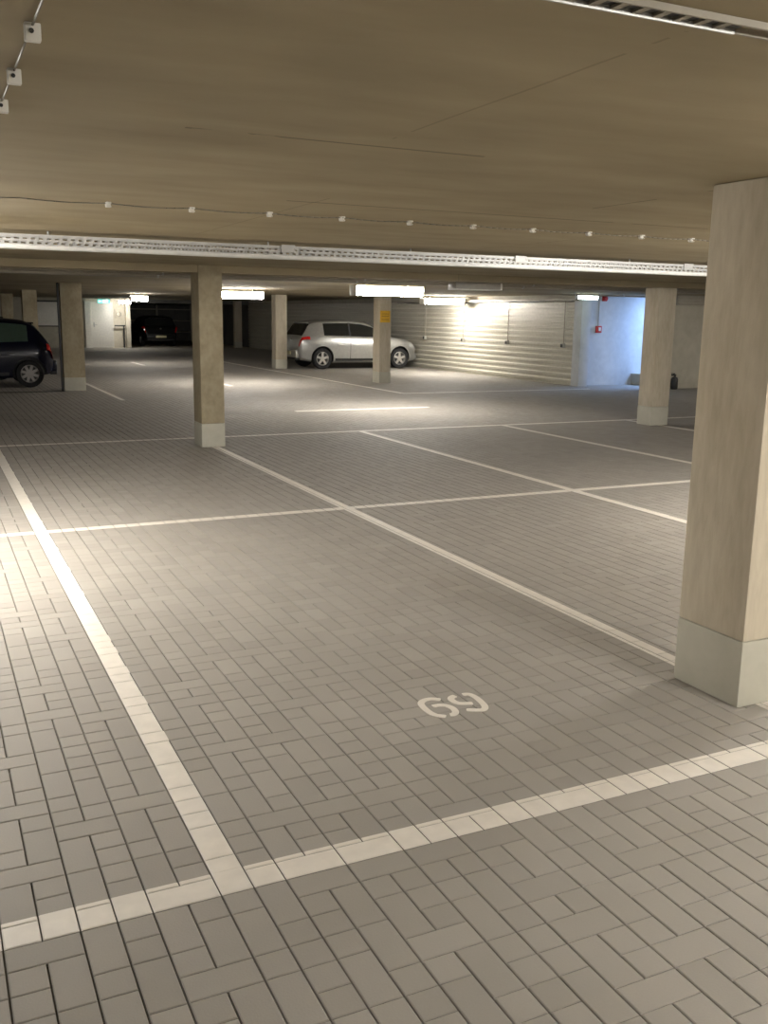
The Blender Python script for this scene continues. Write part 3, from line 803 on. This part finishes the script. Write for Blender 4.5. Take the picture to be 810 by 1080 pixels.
    for x in (P['xr'], P['xf']):
        for sy in (-1, 1):
            hw = interp(P['wb'], x)
            bm = bmesh.new()
            rg = lathe(bm, [(R*.64, -.09), (R*.93, -.095), (R, -.07), (R, .07), (R*.93, .095), (R*.66, .09), (R*.63, .05)], sy)
            bm.faces.new(rg[0])
            w = bm_obj('wheel', bm, M['rubber'], car, angle=35); w.location = (x, sy*(hw-.115), R)
            bm = bmesh.new()
            rr = R*.655
            rg = lathe(bm, [(rr, .085), (rr*.95, .09), (rr*.9, .07), (rr*.86, .02)], sy)
            rim = bm_obj('rim', bm, M['alloy'] if rim_style == 'alloy' else M['hubcap'], w, angle=35)
            bm = bmesh.new()
            ns = 5 if rim_style == 'alloy' else 8
            for k in range(ns):
                a = k*math.tau/ns+.3
                c, s_ = math.cos(a), math.sin(a)
                wd = .036 if rim_style == 'alloy' else .032
                base = [(.03, -wd*1.0), (.03, wd*1.0), (rr*.95, wd*.85), (rr*.95, -wd*.85)]
                vs = [bm.verts.new((u*c-v_*s_, sy*yy, u*s_+v_*c)) for yy in (.085, .05) for u, v_ in base]
                bm.faces.new(vs[:4]); bm.faces.new(vs[4:][::-1])
                for j in range(4): bm.faces.new((vs[j], vs[(j+1) % 4], vs[4+(j+1) % 4], vs[4+j]))
            cyl(bm, (0, sy*.05, 0), (0, sy*.092, 0), .05 if rim_style == 'alloy' else .07, 20)
            bm_obj('spokes', bm, M['alloy'] if rim_style == 'alloy' else M['hubcap'], w, angle=35)
            bm = bmesh.new(); cyl(bm, (0, sy*.015, 0), (0, sy*.022, 0), rr*.95, 28); bm_obj('brake_disc', bm, M['dark'], w, angle=35)
    return car

make_car('silver_car', HATCH, M['silver'], M['glass'], 'alloy', (10.46, 27.9+.92, 0), 0, (1.0, 1.02, 1.02),
         'silver hatchback parked facing the corrugated wall, behind the yellow-signed pillar')
make_car('blue_car', ROUND, M['navy'], M['litglass'], 'cap', (2.66, 22.5+.82, 0), math.pi, (1, 1, 1),
         'dark blue hatchback cut off by the left edge, rear at the pillar')
make_car('grey_car', ROUND, M['greycar'], M['litglass'], 'cap', (2.25, 25.9, 0), math.pi, (1.05, 1, 1.07),
         'dark car hidden behind the dark blue hatchback, only its roof showing', False)
make_car('black_car', HATCH, M['black'], M['glass'], 'alloy', (10.75, 48.2, 0), math.pi/2, (1, 1, 1),
         'black car standing in the dark bay with a red tail light glinting')

# ------------------------------------------------------------------ daylight reaching the alcove from the ramp
def area(name, loc, target, sx, sy, power, col):
    l = bpy.data.lights.new(name, 'AREA'); l.shape = 'RECTANGLE'; l.size = sx; l.size_y = sy; l.energy = power; l.color = col
    o = link(bpy.data.objects.new(name, l)); o.location = loc
    o.rotation_euler = (Vector(target)-Vector(loc)).to_track_quat('-Z', 'Y').to_euler()
    return o
area('daylight_ramp', (21.5, 19.22, 1.2), (15, 19.22, 1.0), 1.1, 2.0, 64, (.27, .46, 1))
area('daylight_shaft', (17.9, 19.2, 2.2), (17.6, 19.5, 0), 1.0, .9, 78, (.32, .52, 1))
w = bpy.data.worlds.new('world'); S.world = w; w.use_nodes = True
w.node_tree.nodes['Background'].inputs[0].default_value = (.5, .6, .8, 1)
w.node_tree.nodes['Background'].inputs[1].default_value = .02

# ------------------------------------------------------------------ camera
fw = Vector((0.42433071, 0.88266275, -0.20211365)); rt = Vector((0.90244282, -0.43057343, 0.01426462)); up = Vector((0.07443392, 0.18844892, 0.97925819))
cd = bpy.data.cameras.new('camera'); cam = link(bpy.data.objects.new('camera', cd))
cd.sensor_fit = 'VERTICAL'; cd.sensor_height = 36; cd.lens = 33.534; cd.clip_start = .05; cd.clip_end = 200
m = Matrix((rt, up, -fw)).transposed().to_4x4(); m.translation = (0, 0, 1.68)
cam.matrix_world = m
S.camera = cam
S.view_settings.view_transform = 'Standard'; S.view_settings.look = 'None'
S.view_settings.gamma = 1; S.view_settings.use_curve_mapping = False
S.view_settings.exposure = 1.2
